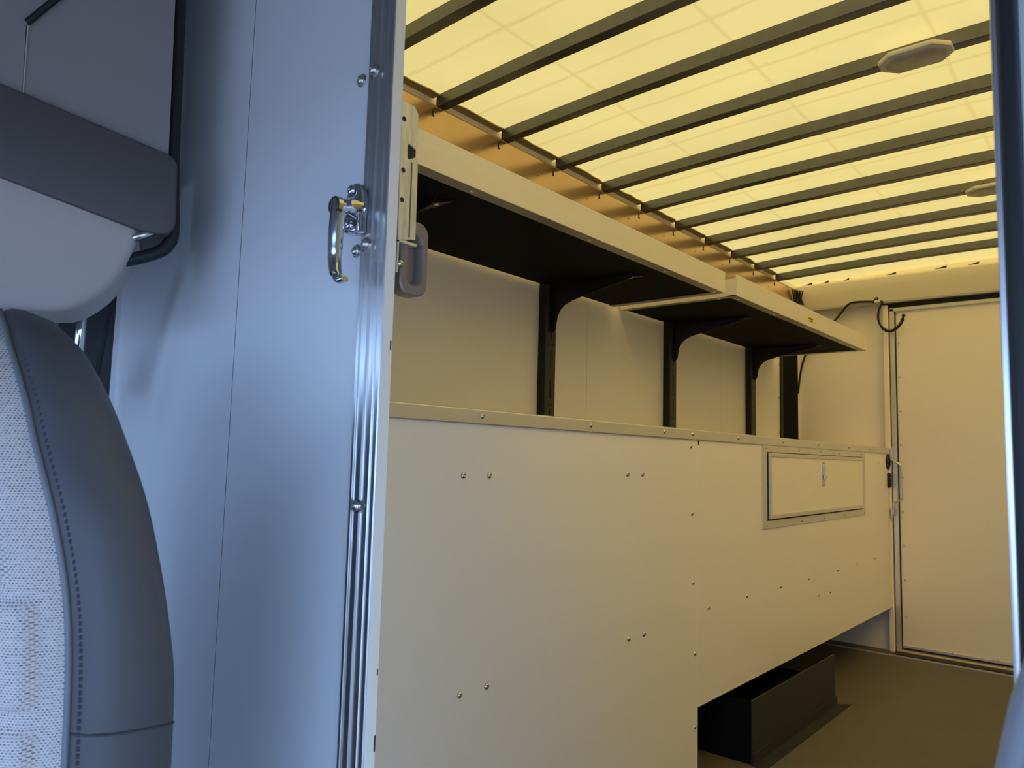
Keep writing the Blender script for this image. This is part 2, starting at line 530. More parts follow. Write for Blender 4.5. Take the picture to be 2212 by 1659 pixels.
screw(door, (-1.058, 4.546, 1.862), (0, -1, 0), 0.006, 0.008)
for x in (-0.60, -0.35):
    screw(door, (x, 4.535, 0.018), (0, 0, 1), 0.006, 0.004)

# ------------------------------------------------------------------ bulkhead between cab and load space
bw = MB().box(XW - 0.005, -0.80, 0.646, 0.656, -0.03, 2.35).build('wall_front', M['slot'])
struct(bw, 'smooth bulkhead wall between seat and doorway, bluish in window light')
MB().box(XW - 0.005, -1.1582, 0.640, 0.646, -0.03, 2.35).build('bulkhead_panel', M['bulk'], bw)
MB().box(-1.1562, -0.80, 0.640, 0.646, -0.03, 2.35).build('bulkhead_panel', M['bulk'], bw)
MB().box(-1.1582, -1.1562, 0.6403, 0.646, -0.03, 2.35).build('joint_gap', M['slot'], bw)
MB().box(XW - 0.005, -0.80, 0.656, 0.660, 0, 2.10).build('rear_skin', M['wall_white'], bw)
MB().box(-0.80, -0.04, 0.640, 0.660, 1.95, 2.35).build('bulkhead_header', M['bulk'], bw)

# ribbed aluminium edge of the doorway
ed = MB()
sec = [(-0.8255, 0.640), (-0.8250, 0.6345), (-0.8205, 0.6345), (-0.8195, 0.637), (-0.8135, 0.637), (-0.8125, 0.6340), (-0.8035, 0.6340),
       (-0.8025, 0.6370), (-0.7930, 0.6370), (-0.7920, 0.6345), (-0.7865, 0.6345), (-0.7855, 0.6365), (-0.7800, 0.6365), (-0.7792, 0.6340),
       (-0.7740, 0.6340), (-0.7725, 0.6355), (-0.7725, 0.6535), (-0.800, 0.6535), (-0.800, 0.640)]
ed.prism([(x, y, -0.03) for x, y in sec], (0, 0, 2.38))
edge = ed.build('trim_2', M['alu'])
struct(edge, 'ribbed aluminium edging along the doorway of the bulkhead')
MB().box(-0.7728, -0.7718, 0.6365, 0.6530, -0.03, 2.30).build('edge_face', M['wall_white'], edge)
MB().box(-0.7720, -0.7712, 0.6495, 0.6515, 1.137, 1.150).build('nick', M['rubber'], edge)
MB().box(-0.7720, -0.7712, 0.6505, 0.6520, 0.715, 0.722).build('nick', M['rubber'], edge)
MB().box(-0.7720, -0.7712, 0.6505, 0.6525, 0.620, 0.640).build('nick', M['rubber'], edge)
for x, z in ((-0.846, 1.534), (-0.811, 1.536), (-0.839, 1.281), (-0.811, 1.285), (-0.806, 0.929)):
    y = 0.640 if x < -0.8255 else 0.634
    bo = MB()
    bo.disc((x, y, z), (0, -1, 0), 0.0095, 0.0018, 20)
    bo.dome((x, y - 0.0018, z), (0, -1, 0), 0.0075, 0.006, 16)
    bo.build('bolt', M['screw'], edge, smooth=True)

# right-hand post of the doorway
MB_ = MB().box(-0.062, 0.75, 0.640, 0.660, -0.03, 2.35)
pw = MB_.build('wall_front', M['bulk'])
struct(pw, 'bulkhead wall on the right side of the doorway at the picture edge')
dp = MB().box(-0.0785, -0.0725, 0.628, 0.655, -0.03, 2.35, 0.002).build('trim_3', M['alu'])
struct(dp, 'blurred pale metal strip on the right doorway post')
MB().box(-0.0725, -0.0615, 0.615, 0.655, -0.03, 2.35, 0.004).build('rubber_seal', M['rubber'], dp)

# ------------------------------------------------------------------ cab shell (around and behind the camera; unseen, openings shaped for the bulkhead light)
cf = MB().box(-1.78, 0.85, -1.7, 0.64, -0.08, -0.03).build('cab_floor', M['cabfloor'])
struct(cf, 'grey cab floor outside the picture')
cr = MB().prism([(-1.78, 0.64, 2.26), (-1.78, -0.9, 2.22), (-1.78, -1.48, 1.29), (-1.78, -1.45, 1.27), (-1.78, -0.88, 2.18), (-1.78, 0.64, 2.22)], (2.63, 0, 0)).build('cab_roof', M['cabtrim'])
struct(cr, 'grey cab roof lining outside the picture')
wcl = MB().box(-1.82, -1.78, -1.7, 0.64, -0.08, 0.85).build('wall_cab_left', M['cabtrim'])
struct(wcl, 'grey cab door side behind the left seat')
MB().box(-1.82, -1.78, -1.7, 0.64, 1.35, 2.26).build('door_header', M['cabtrim'], wcl)
MB().box(-1.82, -1.78, 0.0, 0.64, 0.85, 1.60).build('pillar_panel', M['cabtrim'], wcl)
MB().box(-1.82, -1.78, -1.05, -0.95, 0.85, 1.60).build('window_post', M['cabdark'], wcl)
wcr = MB().box(0.85, 0.89, 0.42, 0.64, -0.08, 2.26).build('wall_cab_right', M['cabtrim'])
struct(wcr, 'grey cab wall beside the open right door, outside the picture')
MB().box(0.85, 0.89, -1.7, 0.42, 1.28, 2.26).build('door_header', M['cabtrim'], wcr)  # unseen header brought down very low to dim the upper bulkhead
MB().box(0.85, 0.89, -1.7, -0.95, -0.08, 0.95).build('footwell_side', M['cabtrim'], wcr)
MB().box(0.85, 0.89, -1.03, -0.93, 0.95, 1.28).build('door_post', M['cabdark'], wcr)
fw = MB().box(-1.78, 0.85, -1.75, -1.70, -0.08, 0.40).build('wall_cab_front', M['cabtrim'])
struct(fw, 'dashboard wall below the windscreen, outside the picture')
MB().prism([(-1.78, -1.70, 0.40), (-1.78, -1.45, 0.42), (-1.78, -1.42, 0.38), (-1.78, -1.45, 0.25), (-1.78, -1.70, 0.25)], (2.63, 0, 0)).build('dashboard', M['cabdark'], fw)
gr = MB().box(-14, 14, -16, 16, -0.75, -0.70).build('ground', M['ground'])
struct(gr, 'grey paved ground outside the van')

# pillar at the left end of the bulkhead
pl = MB().box(-1.78, -1.632, 0.575, 0.66, -0.03, 2.22, 0.006).build('trim_4', M['cabdark'])
struct(pl, 'dark pillar at the left end of the bulkhead behind the seat')
MB().box(-1.631, -1.624, 0.630, 0.642, -0.03, 2.22).build('bright_edge', M['alu'], pl)

# ------------------------------------------------------------------ chrome latch handle on the bulkhead
lh = thing('latch_handle', 'chrome lever latch handle on the bulkhead beside the doorway', 'handle', (-0.826, 0.634, 1.337))
b = MB()
ring = []
for k in range(28):
    a = 2 * math.pi * k / 28
    ring.append((-0.830 + 0.0185 * math.copysign(abs(math.cos(a)) ** 0.8, math.cos(a)), 0.6345, 1.337 + 0.036 * math.copysign(abs(math.sin(a)) ** 0.7, math.sin(a))))
b.prism(ring, (0, -0.012, 0), 0.003, 3)
bp_ = b.build('base_plate', M['chrome'], lh, smooth=True)
MB().prism([(-0.846, 0.6345, 1.303), (-0.812, 0.6345, 1.301), (-0.812, 0.6345, 1.326), (-0.846, 0.6345, 1.326)], (0, -0.015, 0), 0.004, 3).build('lower_lug', M['chrome'], lh, smooth=True)
for z in (1.363, 1.313):
    MB().dome((-0.834, 0.6210 if z > 1.33 else 0.6195, z), (0, -1, 0), 0.0075, 0.004, 14).build('screw', M['chrome'], lh, smooth=True)
b = MB()
b.tube(bez([(-0.826, 0.628, 1.337), (-0.826, 0.618, 1.337), (-0.8255, 0.606, 1.334), (-0.825, 0.590, 1.330)], 5), 0.013,
       18, radii=[0.0165 - 0.0055 * min(1, i / 9) for i in range(16)])
b.build('shank', M['chrome'], lh, smooth=True)
pth = bez([(-0.825, 0.5965, 1.338), (-0.8262, 0.5955, 1.322), (-0.829, 0.5955, 1.300), (-0.8315, 0.597, 1.275), (-0.8325, 0.598, 1.255), (-0.828, 0.598, 1.238), (-0.820, 0.597, 1.229), (-0.806, 0.5965, 1.2285)], 6)
nn = len(pth)
b = MB()
b.tube(pth, 0.006, 16, radii=[(0.0095 - 0.0035 * (i / nn), 0.0125 - 0.0045 * (i / nn)) if i < nn * .7 else (0.0068 - 0.003 * ((i / nn) - .7) / .3, 0.0062) for i in range(nn)])
b.build('lever', M['chrome'], lh, smooth=True)
b = MB().disc((-0.825, 0.5925, 1.3305), (0, -1, 0), 0.0135, 0.006, 28, 0.0125)
hub = b.build('hub', M['chrome'], lh, smooth=True)
MB().disc((-0.825, 0.5866, 1.3305), (0, -1, 0), 0.0085, 0.0008, 24).build('hub_cap', M['galv'], hub, smooth=True)

# galvanised catch bracket on the doorway edge
gb = thing('catch_bracket', 'worn galvanised steel catch bracket with a notch on the doorway edge', 'bracket', (-0.773, 0.655, 1.29))
XS = -0.7735
outl = [(0.652, 1.488), (0.676, 1.487), (0.683, 1.478), (0.684, 1.430), (0.680, 1.426), (0.674, 1.4285), (0.667, 1.4305), (0.6655, 1.424), (0.666, 1.408), (0.670, 1.408), (0.680, 1.414), (0.6855, 1.411), (0.6865, 1.297), (0.655, 1.290)]
MB().prism([(XS, y, z) for y, z in outl], (0.0025, 0, 0)).build('strip', M['galv_light'], gb)
MB().prism([(XS, y, z) for y, z in [(0.664, 1.433), (0.683, 1.433), (0.683, 1.405), (0.664, 1.405)]], (-0.002, 0, 0)).build('notch_back', M['rubber'], gb)
MB().box(XS + 0.0024, XS + 0.0030, 0.6735, 0.6755, 1.298, 1.405).build('fold_line', M['galv'], gb)
for y, z in ((0.657, 1.462), (0.659, 1.389), (0.659, 1.347)):
    MB().disc((XS + 0.0024, y, z), (1, 0, 0), 0.0035, 0.0008, 14).build('hole', M['rubber'], gb)
MB().box(XS - 0.012, XS + 0.003, 0.6545, 0.6885, 1.2875, 1.2915).build('foot_flange', M['galv_light'], gb)
MB().box(XS, XS + 0.003, 0.6545, 0.657, 1.245, 1.290).build('foot_tab', M['galv_light'], gb)
MB().dome((XS + 0.002, 0.661, 1.258), (1, 0, 0), 0.005, 0.004).build('screw', M['screw'], gb, smooth=True)

# recessed pull cup behind the bracket
rp = thing('recessed_pull', 'grey recessed finger pull cup below the catch bracket', 'pull handle', (-0.79, 0.69, 1.21))
def rrect(y0, y1, z0, z1, r, n=6):
    pts = []
    for cy, cz, a0 in ((y1 - r, z1 - r, 0), (y0 + r, z1 - r, 90), (y0 + r, z0 + r, 180), (y1 - r, z0 + r, 270)):
        for k in range(n + 1):
            a = math.radians(a0 + 90 * k / n)
            pts.append((cy + r * math.cos(a), cz + r * math.sin(a)))
    return pts
o_ = rrect(0.666, 0.7125, 1.2185, 1.3245, 0.018)
i_ = rrect(0.676, 0.7035, 1.2320, 1.3060, 0.0125)
c_ = rrect(0.680, 0.6995, 1.2380, 1.3000, 0.0095)
b = MB()
X1 = -0.7735
def loop(pts, x): return [b.bm.verts.new((x + (y - 0.69) * 0.10, y, z)) for y, z in pts]
L = [loop(o_, X1 - 0.020), loop(o_, X1 - 0.002), loop(rrect(0.668, 0.7105, 1.2205, 1.3225, 0.017), X1), loop(i_, X1), loop(rrect(0.6775, 0.702, 1.2340, 1.3040, 0.012), X1 - 0.002), loop(c_, X1 - 0.015)]
fs = []
for A, B in zip(L, L[1:]):
    n = len(A)
    for k in range(n):
        fs.append(b.bm.faces.new((A[k], A[(k + 1) % n], B[(k + 1) % n], B[k])))
fs.append(b.bm.faces.new(L[-1])); fs.append(b.bm.faces.new(L[0][::-1]))
bmesh.ops.recalc_face_normals(b.bm, faces=fs)
b.build('cup_plate', M['plate_grey'], rp, smooth=True)
MB().dome((X1 - 0.0005, 0.686, 1.3145), (1, 0, 0), 0.0025, 0.001).build('screw', M['screw'], rp)

# ------------------------------------------------------------------ shelves
def shelf(x0, x1, y0, y1, label, scr_front, scr_ends, sx):
    z0, z1 = 1.600, 1.676
    t = thing('wall_shelf', label, 'shelf', ((x0 + x1) / 2, (y0 + y1) / 2, z0), 'shelves on the left wall')
    MB().box(x0, x1 - 0.003, y0 + 0.003, y1 - 0.003, z0 + 0.004, z0 + 0.020).build('deck', M['deck'], t)
    MB().box(x1 - 0.003, x1, y0, y1, z0, z1).build('front_fascia', M['fascia'], t)
    MB().box(x1 - 0.038, x1 - 0.003, y0, y1, z0, z0 + 0.003).build('front_lip', M['lip'], t)
    for e, (a, c) in enumerate(((y0, y0 + 0.003), (y1 - 0.003, y1))):
        MB().box(x0, x1 - 0.003, a, c, z0, z1 - 0.012).build('end_fascia', M['fascia'], t)
    MB().box(x0, x1 - 0.038, y0 + 0.003, y0 + 0.032, z0, z0 + 0.003).build('end_lip', M['lip'], t)
    MB().box(x0, x1 - 0.038, y1 - 0.032, y1 - 0.003, z0, z0 + 0.003).build('end_lip', M['lip'], t)
    for y in scr_front:
        screw(t, (x1 - 0.021, y, z0), (0, 0, -1), 0.0065, 0.004)
    for x, y in scr_ends:
        screw(t, (x, y, z0), (0, 0, -1), 0.0065, 0.004)
    return t
s1 = shelf(-1.605, -1.136, 0.672, 2.488, 'nearer black shelf with pale metal fascia on the left wall', (0.80, 1.195, 1.669, 2.092, 2.445), ((-1.194, 2.474), (-1.573, 2.474)), 1)
s2 = shelf(-1.608, -1.118, 2.545, 4.168, 'farther black shelf with a small yellow sticker on its fascia', (2.611, 2.954, 3.324, 3.792, 4.125), ((-1.194, 2.562), (-1.570, 2.562), (-1.169, 4.152)), 2)
st = MB().prism([(-1.118, 3.288, 1.641), (-1.118, 3.356, 1.641), (-1.118, 3.346, 1.618), (-1.118, 3.300, 1.621)], (0.0006, 0, 0)).build('warning_sticker', M['yellow'], s2, label='small yellow sticker with two lines of dark print')
for y, z, w in ((3.296, 1.636, .014), (3.314, 1.636, .030), (3.306, 1.626, .012), (3.324, 1.626, .012)):
    MB().box(-1.1175, -1.1170, y, y + w, z - 0.0035, z + 0.0025).build('print_mark', M['ink'], st)

# slotted uprights and curved brackets
def upright(y, label):
    t = thing('wall_upright', label, 'upright', (XW, y, 1.07), 'slotted black uprights on the left wall')
    xa = XW + 0.034
    b = MB()
    sec = [(XW, y), (XW + 0.030, y), (xa, y + 0.004), (xa, y + 0.055), (XW + 0.030, y + 0.059), (XW, y + 0.059)]
    b.prism([(px, py, 1.07) for px, py in sec], (0, 0, 0.86))
    b.build('post', M['upright'], t)
    MB().box(XW + 0.0, XW + 0.031, y - 0.0015, y + 0.001, 1.07, 1.93).build('side_flange', M['black'], t)
    for k in range(5):
        zc = 1.130 + 0.105 * k
        MB().box(xa - 0.001, xa + 0.0008, y + 0.026, y + 0.030, zc - 0.033, zc + 0.033).build('slot', M['slot'], t)
        for dy in (0.018, 0.038):
            MB().disc((xa - 0.0005, y + dy, zc + 0.0525), (1, 0, 0), 0.003, 0.0012, 10).build('hole', M['slot'], t)
    return t
upright(2.033, 'slotted black upright under the nearer shelf')
upright(2.918, 'slotted black upright just past the gap between the shelves')
upright(3.795, 'slotted black upright nearest the rear black panel')

def bracket(y, label):
    t = thing('shelf_bracket', label, 'bracket', (-1.58, y, 1.43), 'curved black shelf brackets')
    arc = [(-1.262, 1.588), (-1.295, 1.580), (-1.375, 1.565), (-1.455, 1.549), (-1.500, 1.539), (-1.530, 1.527), (-1.549, 1.511), (-1.560, 1.490), (-1.565, 1.465), (-1.5655, 1.452), (-1.572, 1.440), (-1.580, 1.434), (-1.586, 1.433)]
    ring = [(-1.255, 1.599)] + arc + [(-1.586, 1.599)]
    MB().prism([(x, y - 0.0015, z) for x, z in ring], (0, 0.003, 0)).build('web_plate', M['black'], t)
    MB().prism([(-1.586, y, 1.5995), (-1.42, y, 1.5995), (-1.315, y + 0.004, 1.5995), (-1.262, y + 0.022, 1.5995), (-1.235, y + 0.036, 1.5995), (-1.250, y + 0.040, 1.5995), (-1.40, y + 0.042, 1.5995), (-1.586, y + 0.042, 1.5995)], (0, 0, -0.003)).build('top_flange', M['black'], t)
    screw(t, (-1.280, y + 0.026, 1.5965), (0, 0, -1), 0.0065, 0.004)
    MB().box(-1.588, -1.584, y - 0.012, y + 0.014, 1.440, 1.595).build('hook_plate', M['black'], t)
    return t
bracket(1.176, 'black bracket tip half hidden behind the catch bracket')
bracket(2.062, 'curved black bracket beneath the nearer shelf')
bracket(2.948, 'curved black bracket beneath the near end of the farther shelf')
bracket(3.825, 'curved black bracket beneath the far end of the farther shelf')

# black panel in the rear corner
bpn = thing('corner_panel', 'plain black upright panel in the far corner above the worktop', 'panel', (XW, 4.41, 1.07))
MB().box(XW, XW + 0.010, 4.282, 4.545, 1.0706, 1.88, 0.002).build('sheet', M['deck'], bpn)
MB().box(XW, XW + 0.016, 4.275, 4.284, 1.0706, 1.88).build('folded_edge', M['upright'], bpn)

# ------------------------------------------------------------------ cabinets, worktop
wt = thing('worktop', 'continuous worktop with a metal front edging along the cabinets', 'worktop', (-1.36, 2.6, 1.05))
MB().box(XW + 0.002, XF - 0.0065, 0.668, 4.545, 1.0668, 1.0705).build('top_board', M['wall_white'], wt)
sec = [(XF - 0.002, 1.070), (XF - 0.002, 1.0975), (XF + 0.001, 1.0995), (XF + 0.004, 1.0985), (XF + 0.005, 1.096), (XF + 0.005, 1.069), (XF + 0.0035, 1.0665), (XF + 0.001, 1.0665)]
MB().prism([(x, 0.66, z) for x, z in sec], (0, 4.562 - 0.66, 0)).build('edge_trim', M['alu_y'], wt)
for y in (0.80, 1.193, 1.608, 1.994, 2.174, 2.52, 2.938, 3.343, 3.78, 4.119, 4.51):
    screw(wt, (XF + 0.005, y, 1.0845), (1, 0, 0), 0.006, 0.0045)

c1 = thing('storage_cabinet', 'nearer plain white cabinet front with paired screws', 'cabinet', (-1.36, 1.43, 0.0), 'white cabinets along the left wall')
MB().box(XF - 0.006, XF, 0.662, 2.2215, 0.0, 1.0664).build('face_panel', M['cab_white'], c1)
MB().box(XW + 0.012, XF - 0.006, 2.2095, 2.2155, 0.0, 1.0662).build('side_panel', M['cab_white'], c1)
MB().box(XW + 0.012, XF - 0.006, 0.664, 0.668, 0.0, 1.0662).build('side_panel', M['cab_white'], c1)
MB().box(XF - 0.001, XF + 0.0008, 2.2190, 2.2222, 0.0, 1.045).build('edge_strip', M['cab_white'], c1)
for y, z in ((1.145, .957), (1.227, .957), (1.797, .959), (1.877, .959), (1.811, .513), (1.892, .513), (1.155, .508), (1.237, .508)):
    screw(c1, (XF, y, z), (1, 0, 0), 0.0072, 0.0055)
for y, z in ((2.173, 1.046), (2.181, .835), (2.190, .622), (2.201, .405), (2.204, .185)):
    screw(c1, (XF, y, z), (1, 0, 0), 0.0066, 0.005)

c2 = thing('storage_cabinet', 'farther white cabinet with a framed hatch, open beneath', 'cabinet', (-1.36, 3.4, 0.24), 'white cabinets along the left wall')
MB().box(XF - 0.006, XF, 2.2245, 4.548, 0.239, 1.066).build('face_panel', M['cab_white'], c2)
MB().box(XW + 0.012, XF - 0.006, 2.2245, 4.548, 0.245, 0.251).build('bottom_panel', M['black'], c2)
MB().box(XF - 0.004, XF + 0.0005, 2.2226, 2.2310, 1.050, 1.0655).build('joint_gap', M['slot'], c2)
for y, z in ((2.297, .531), (2.598, .532), (2.914, .529), (3.221, .527), (3.607, .525), (3.895, .528), (4.198, .529), (4.48, .531), (3.34, .445), (3.494, .442)):
    screw(c2, (XF, y, z), (1, 0, 0), 0.0066, 0.005)
for y, z in ((4.30, 1.012), (4.32, 0.80)):
    screw(c2, (XF, y, z), (1, 0, 0), 0.004, 0.003)
# hatch frame
ho = (2.735, 4.045, 0.755, 1.0655); hi = (2.780, 4.000, 0.784, 1.041)
b = MB()
for y0, y1, z0, z1 in ((ho[0], ho[1], hi[3], ho[3]), (ho[0], ho[1], ho[2], hi[2]), (ho[0], hi[0], hi[2], hi[3]), (hi[1], ho[1], hi[2], hi[3])):
    b.box(XF, XF + 0.004, y0, y1, z0, z1, 0.001, 1)
hf = b.build('hatch_frame', M['alu_y'], c2)
for y, z in ((2.765, 1.056), (3.115, 1.056), (3.378, 1.055), (3.646, 1.054), (3.985, 1.053), (2.775, .768), (3.141, .768), (3.415, .768), (3.70, .767), (4.02, .767)):
    screw(hf, (XF + 0.004, y, z), (1, 0, 0), 0.0055, 0.003)
MB().box(XF, XF + 0.0025, hi[0], hi[1], hi[2], hi[3]).build('hatch_gap', M['slot'], c2)
hdoor = MB().box(XF + 0.002, XF + 0.010, 2.794, 3.990, 0.796, 1.034).build('hatch_door', M['wall_white'], c2)
b = MB()
for y0, y1, z0, z1 in ((2.790, 3.994, 1.022, 1.038), (2.790, 3.994, 0.790, 0.808), (2.790, 2.806, 0.808, 1.022), (3.978, 3.994, 0.808, 1.022)):
    b.box(XF + 0.003, XF + 0.013, y0, y1, z0, z1, 0.002, 1)
b.build('door_edging', M['alu_y'], hdoor)
b = MB(); b.prism([(XF + 0.010, y, z) for y, z in rrect(3.376, 3.410, 0.902, 1.012, 0.014)], (0.003, 0, 0))
b.build('latch_plate', M['screw'], hdoor)
b = MB(); b.prism([(XF + 0.013, y, z) for y, z in rrect(3.381, 3.405, 0.945, 1.000, 0.009)], (0.004, 0, 0), 0.001)
b.box(XF + 0.013, XF + 0.024, 3.386, 3.406, 0.936, 0.950, 0.002)
b.build('latch_lever', M['alu'], hdoor)

so = thing('power_socket', 'round black socket at the far end of the white cabinet', 'socket', (XF, 4.489, 1.023))
MB().disc((XF, 4.489, 1.0235), (1, 0, 0), 0.043, 0.006, 32, 0.040).build('cover', M['black'], so, smooth=True)
MB().disc((XF + 0.006, 4.489, 1.0235), (1, 0, 0), 0.026, 0.002, 28).build('insert', M['slot'], so)
MB().dome((XF + 0.007, 4.470, 1.026), (1, 0, 0), 0.004, 0.002).build('pin', M['screw'], so)
sw = thing('switch_block', 'narrow black switch block below the round socket', 'switch', (XF, 4.497, 0.922))
MB().box(XF, XF + 0.010, 4.473, 4.520, 0.884, 0.962, 0.002).build('housing', M['black'], sw)
for z in (0.946, 0.923, 0.900):
    MB().box(XF + 0.010, XF + 0.014, 4.480, 4.513, z - 0.008, z + 0.008, 0.002).build('rocker', M['rubber'], sw)

gh = thing('grab_handle', 'bent metal grab rod by the rear door frame', 'handle', (-1.08, 4.51, 0.80))
pth = [(-1.094, 4.52, 1.045), (-1.092, 4.515, 1.032), (-1.086, 4.50, 1.028)] + [(-1.062, 4.50, 1.020), (-1.048, 4.50, 1.008), (-1.044, 4.50, 0.995), (-1.0435, 4.50, 0.91), (-1.043, 4.50, 0.832), (-1.048, 4.50, 0.820), (-1.078, 4.50, 0.804), (-1.084, 4.50, 0.796), (-1.086, 4.50, 0.728)]
MB().tube(bez(pth, 4), 0.0048, 10).build('rod', M['screw'], gh, smooth='all')
MB().box(-1.102, -1.088, 4.512, 4.530, 1.030, 1.102, 0.002).build('mount_plate', M['alu_y'], gh)
MB().box(-1.101, -1.087, 4.504, 4.530, 0.722, 0.772, 0.002).build('mount_plate', M['alu_y'], gh)
for x, z in ((-1.094, 1.090), (-1.094, 1.062)):
    screw(gh, (x, 4.512, z), (0, -1, 0), 0.0035, 0.002)
for x, z in ((-1.093, 0.760), (-1.093, 0.734)):
    screw(gh, (x, 4.504, z), (0, -1, 0), 0.0035, 0.002)

# wheel arch box under the farther cabinet; end and cover coloured black for shade
wa = thing('wheel_arch_box', 'charcoal wheel arch box on the floor under the farther cabinet', 'wheel arch', (-1.33, 2.94, 0.0))
MB().box(-1.057, -1.052, 2.512, 3.368, 0.0, 0.207, 0.001).build('front_guard', M['wheel'], wa)
MB().box(XW + 0.012, -1.057, 2.512, 2.517, 0.0, 0.203).build('end_guard', M['deck'], wa)
MB().box(XW + 0.012, -1.16, 2.53, 3.35, 0.0, 0.12, 0.03, 4).build('cover', M['deck'], wa)
MB().box(-1.052, -1.046, 2.508, 3.376, 0.0, 0.036).build('kick_strip', M['wheel'], wa)
MB().prism([(-1.046, 2.500, 0.0), (-1.003, 2.500, 0.0), (-1.003, 3.418, 0.0), (-1.046, 3.378, 0.0)], (0, 0, 0.003)).build('floor_lip', M['wheel'], wa)

# ------------------------------------------------------------------ roof lamps
def lamp(x, y, yb, label):
    t = thing('roof_lamp', label, 'lamp', (x, y, arch(x)), 'roof lamps on the bows')
    zt = arch(x) + 0.001
    def octo(hx, hy, cx, z):
        return [(x + a * hx, y + b * hy, z) for a, b in ((1 - cx, 1), (1, .34), (1, -.34), (1 - cx, -1), (-1 + cx, -1), (-1, -.34), (-1, .34), (-1 + cx, 1))]
    b = MB(); b.prism(octo(0.086, 0.056, 0.40, zt), (0, 0, -0.015), 0.005, 2)
    b.build('housing', M['lamp_body'], t, smooth=True)
    b = MB(); b.prism(octo(0.070, 0.040, 0.40, zt - 0.0145), (0, 0, -0.004), 0.002, 2)
    b.build('lens', M['lens'], t, smooth=True)
    MB().box(x - 0.105, x + 0.050, yb - 0.0015, yb, zt + 0.002, zt + 0.035).build('mount_plate', M['plate_pale'], t)
    MB().disc((x - 0.030, yb - 0.0014, zt + 0.016), (0, -1, 0), 0.007, 0.001, 16).build('grommet', M['rubber'], t)
    return t
lamp(-0.425, 2.078, BOWS[3] - 0.033, 'nearer octagonal white roof lamp on a steel bow')
lamp(-0.420, 3.278, BOWS[7] - 0.033, 'farther octagonal roof lamp cut off by the doorway post')

# ------------------------------------------------------------------ cable on the rear wall
cb = thing('cable', 'black cable looping from the rear header over the door frame', 'cable', (-1.157, 4.50, 1.925))
P = [(-1.613, 1.421), (-1.607, 1.477), (-1.598, 1.538), (-1.578, 1.601), (-1.545, 1.68), (-1.47, 1.76), (-1.392, 1.840), (-1.348, 1.891), (-1.303, 1.924), (-1.267, 1.934), (-1.217, 1.932), (-1.157, 1.925)]
pts = [(x, 4.553 if z < 1.6 else (4.535 if z < 1.9 else 4.502), z) for x, z in P]
MB().tube(bez(pts, 5), 0.0062, 10).build('cord', M['rubber'], cb, smooth='all')
P = [(-1.157, 1.925), (-1.128, 1.923), (-1.119, 1.914), (-1.134, 1.886), (-1.143, 1.837), (-1.133, 1.791), (-1.108, 1.759), (-1.082, 1.749), (-1.053, 1.760), (-1.029, 1.786), (-1.018, 1.806)]
pts = [(x, 4.500, z) for x, z in P]
q = bez(pts, 5)
MB().tube(q, 0.007, 10, radii=[0.0062 if i < 28 else 0.0085 for i in range(len(q))]).build('cord', M['rubber'], cb, smooth='all')
MB().tube([(-1.020, 4.50, 1.802), (-1.016, 4.50, 1.812)], 0.011, 12).build('collar', M['rubber'], cb)
MB().tube([(-1.016, 4.50, 1.812), (-1.013, 4.50, 1.826)], 0.007, 12).build('plug_neck', M['black'], cb)
MB().tube([(-1.013, 4.50, 1.826), (-1.011, 4.50, 1.838)], 0.010, 12, radii=[0.0105, 0.0085]).build('plug', M['rubber'], cb)
b = MB().box(-1.160, -1.128, 4.493, 4.513, 1.918, 1.930, 0.002); b.build('clip', M['fascia'], cb)
b = MB().tube(bez([(-1.168, 4.500, 1.918), (-1.160, 4.498, 1.932), (-1.150, 4.498, 1.945), (-1.142, 4.500, 1.942), (-1.150, 4.504, 1.934)], 4), 0.004, 8); b.build('cable_tie', M['rubber'], cb)

# ------------------------------------------------------------------ seats
def interp(tab, z):
    if z <= tab[0][0]: return tab[0][1]
    n = len(tab)
    def slope(k):
        a = tab[max(k - 1, 0)]; b = tab[min(k + 1, n - 1)]
        return (b[1] - a[1]) / (b[0] - a[0])
    for k in range(n - 1):
        (z0, v0), (z1, v1) = tab[k], tab[k + 1]
        if z <= z1:
            h = z1 - z0; t = (z - z0) / h
            m0, m1 = slope(k) * h, slope(k + 1) * h
            return (2 * t ** 3 - 3 * t * t + 1) * v0 + (t ** 3 - 2 * t * t + t) * m0 + (3 * t * t - 2 * t ** 3) * v1 + (t ** 3 - t * t) * m1
    return tab[-1][1]
HW = [(0.45, .262), (0.73, .262), (0.811, .258), (0.88, .249), (0.941, .236), (1.0, .210), (1.054, .180), (1.11, .127), (1.138, .085), (1.155, .045)]
YR = [(0.45, .42), (0.73, .418), (0.811, .408), (0.941, .384), (1.054, .358), (1.11, .345), (1.155, .325)]
YS = [(0.45, .318), (0.68, .311), (0.842, .303), (1.004, .276), (1.11, .268), (1.155, .276)]
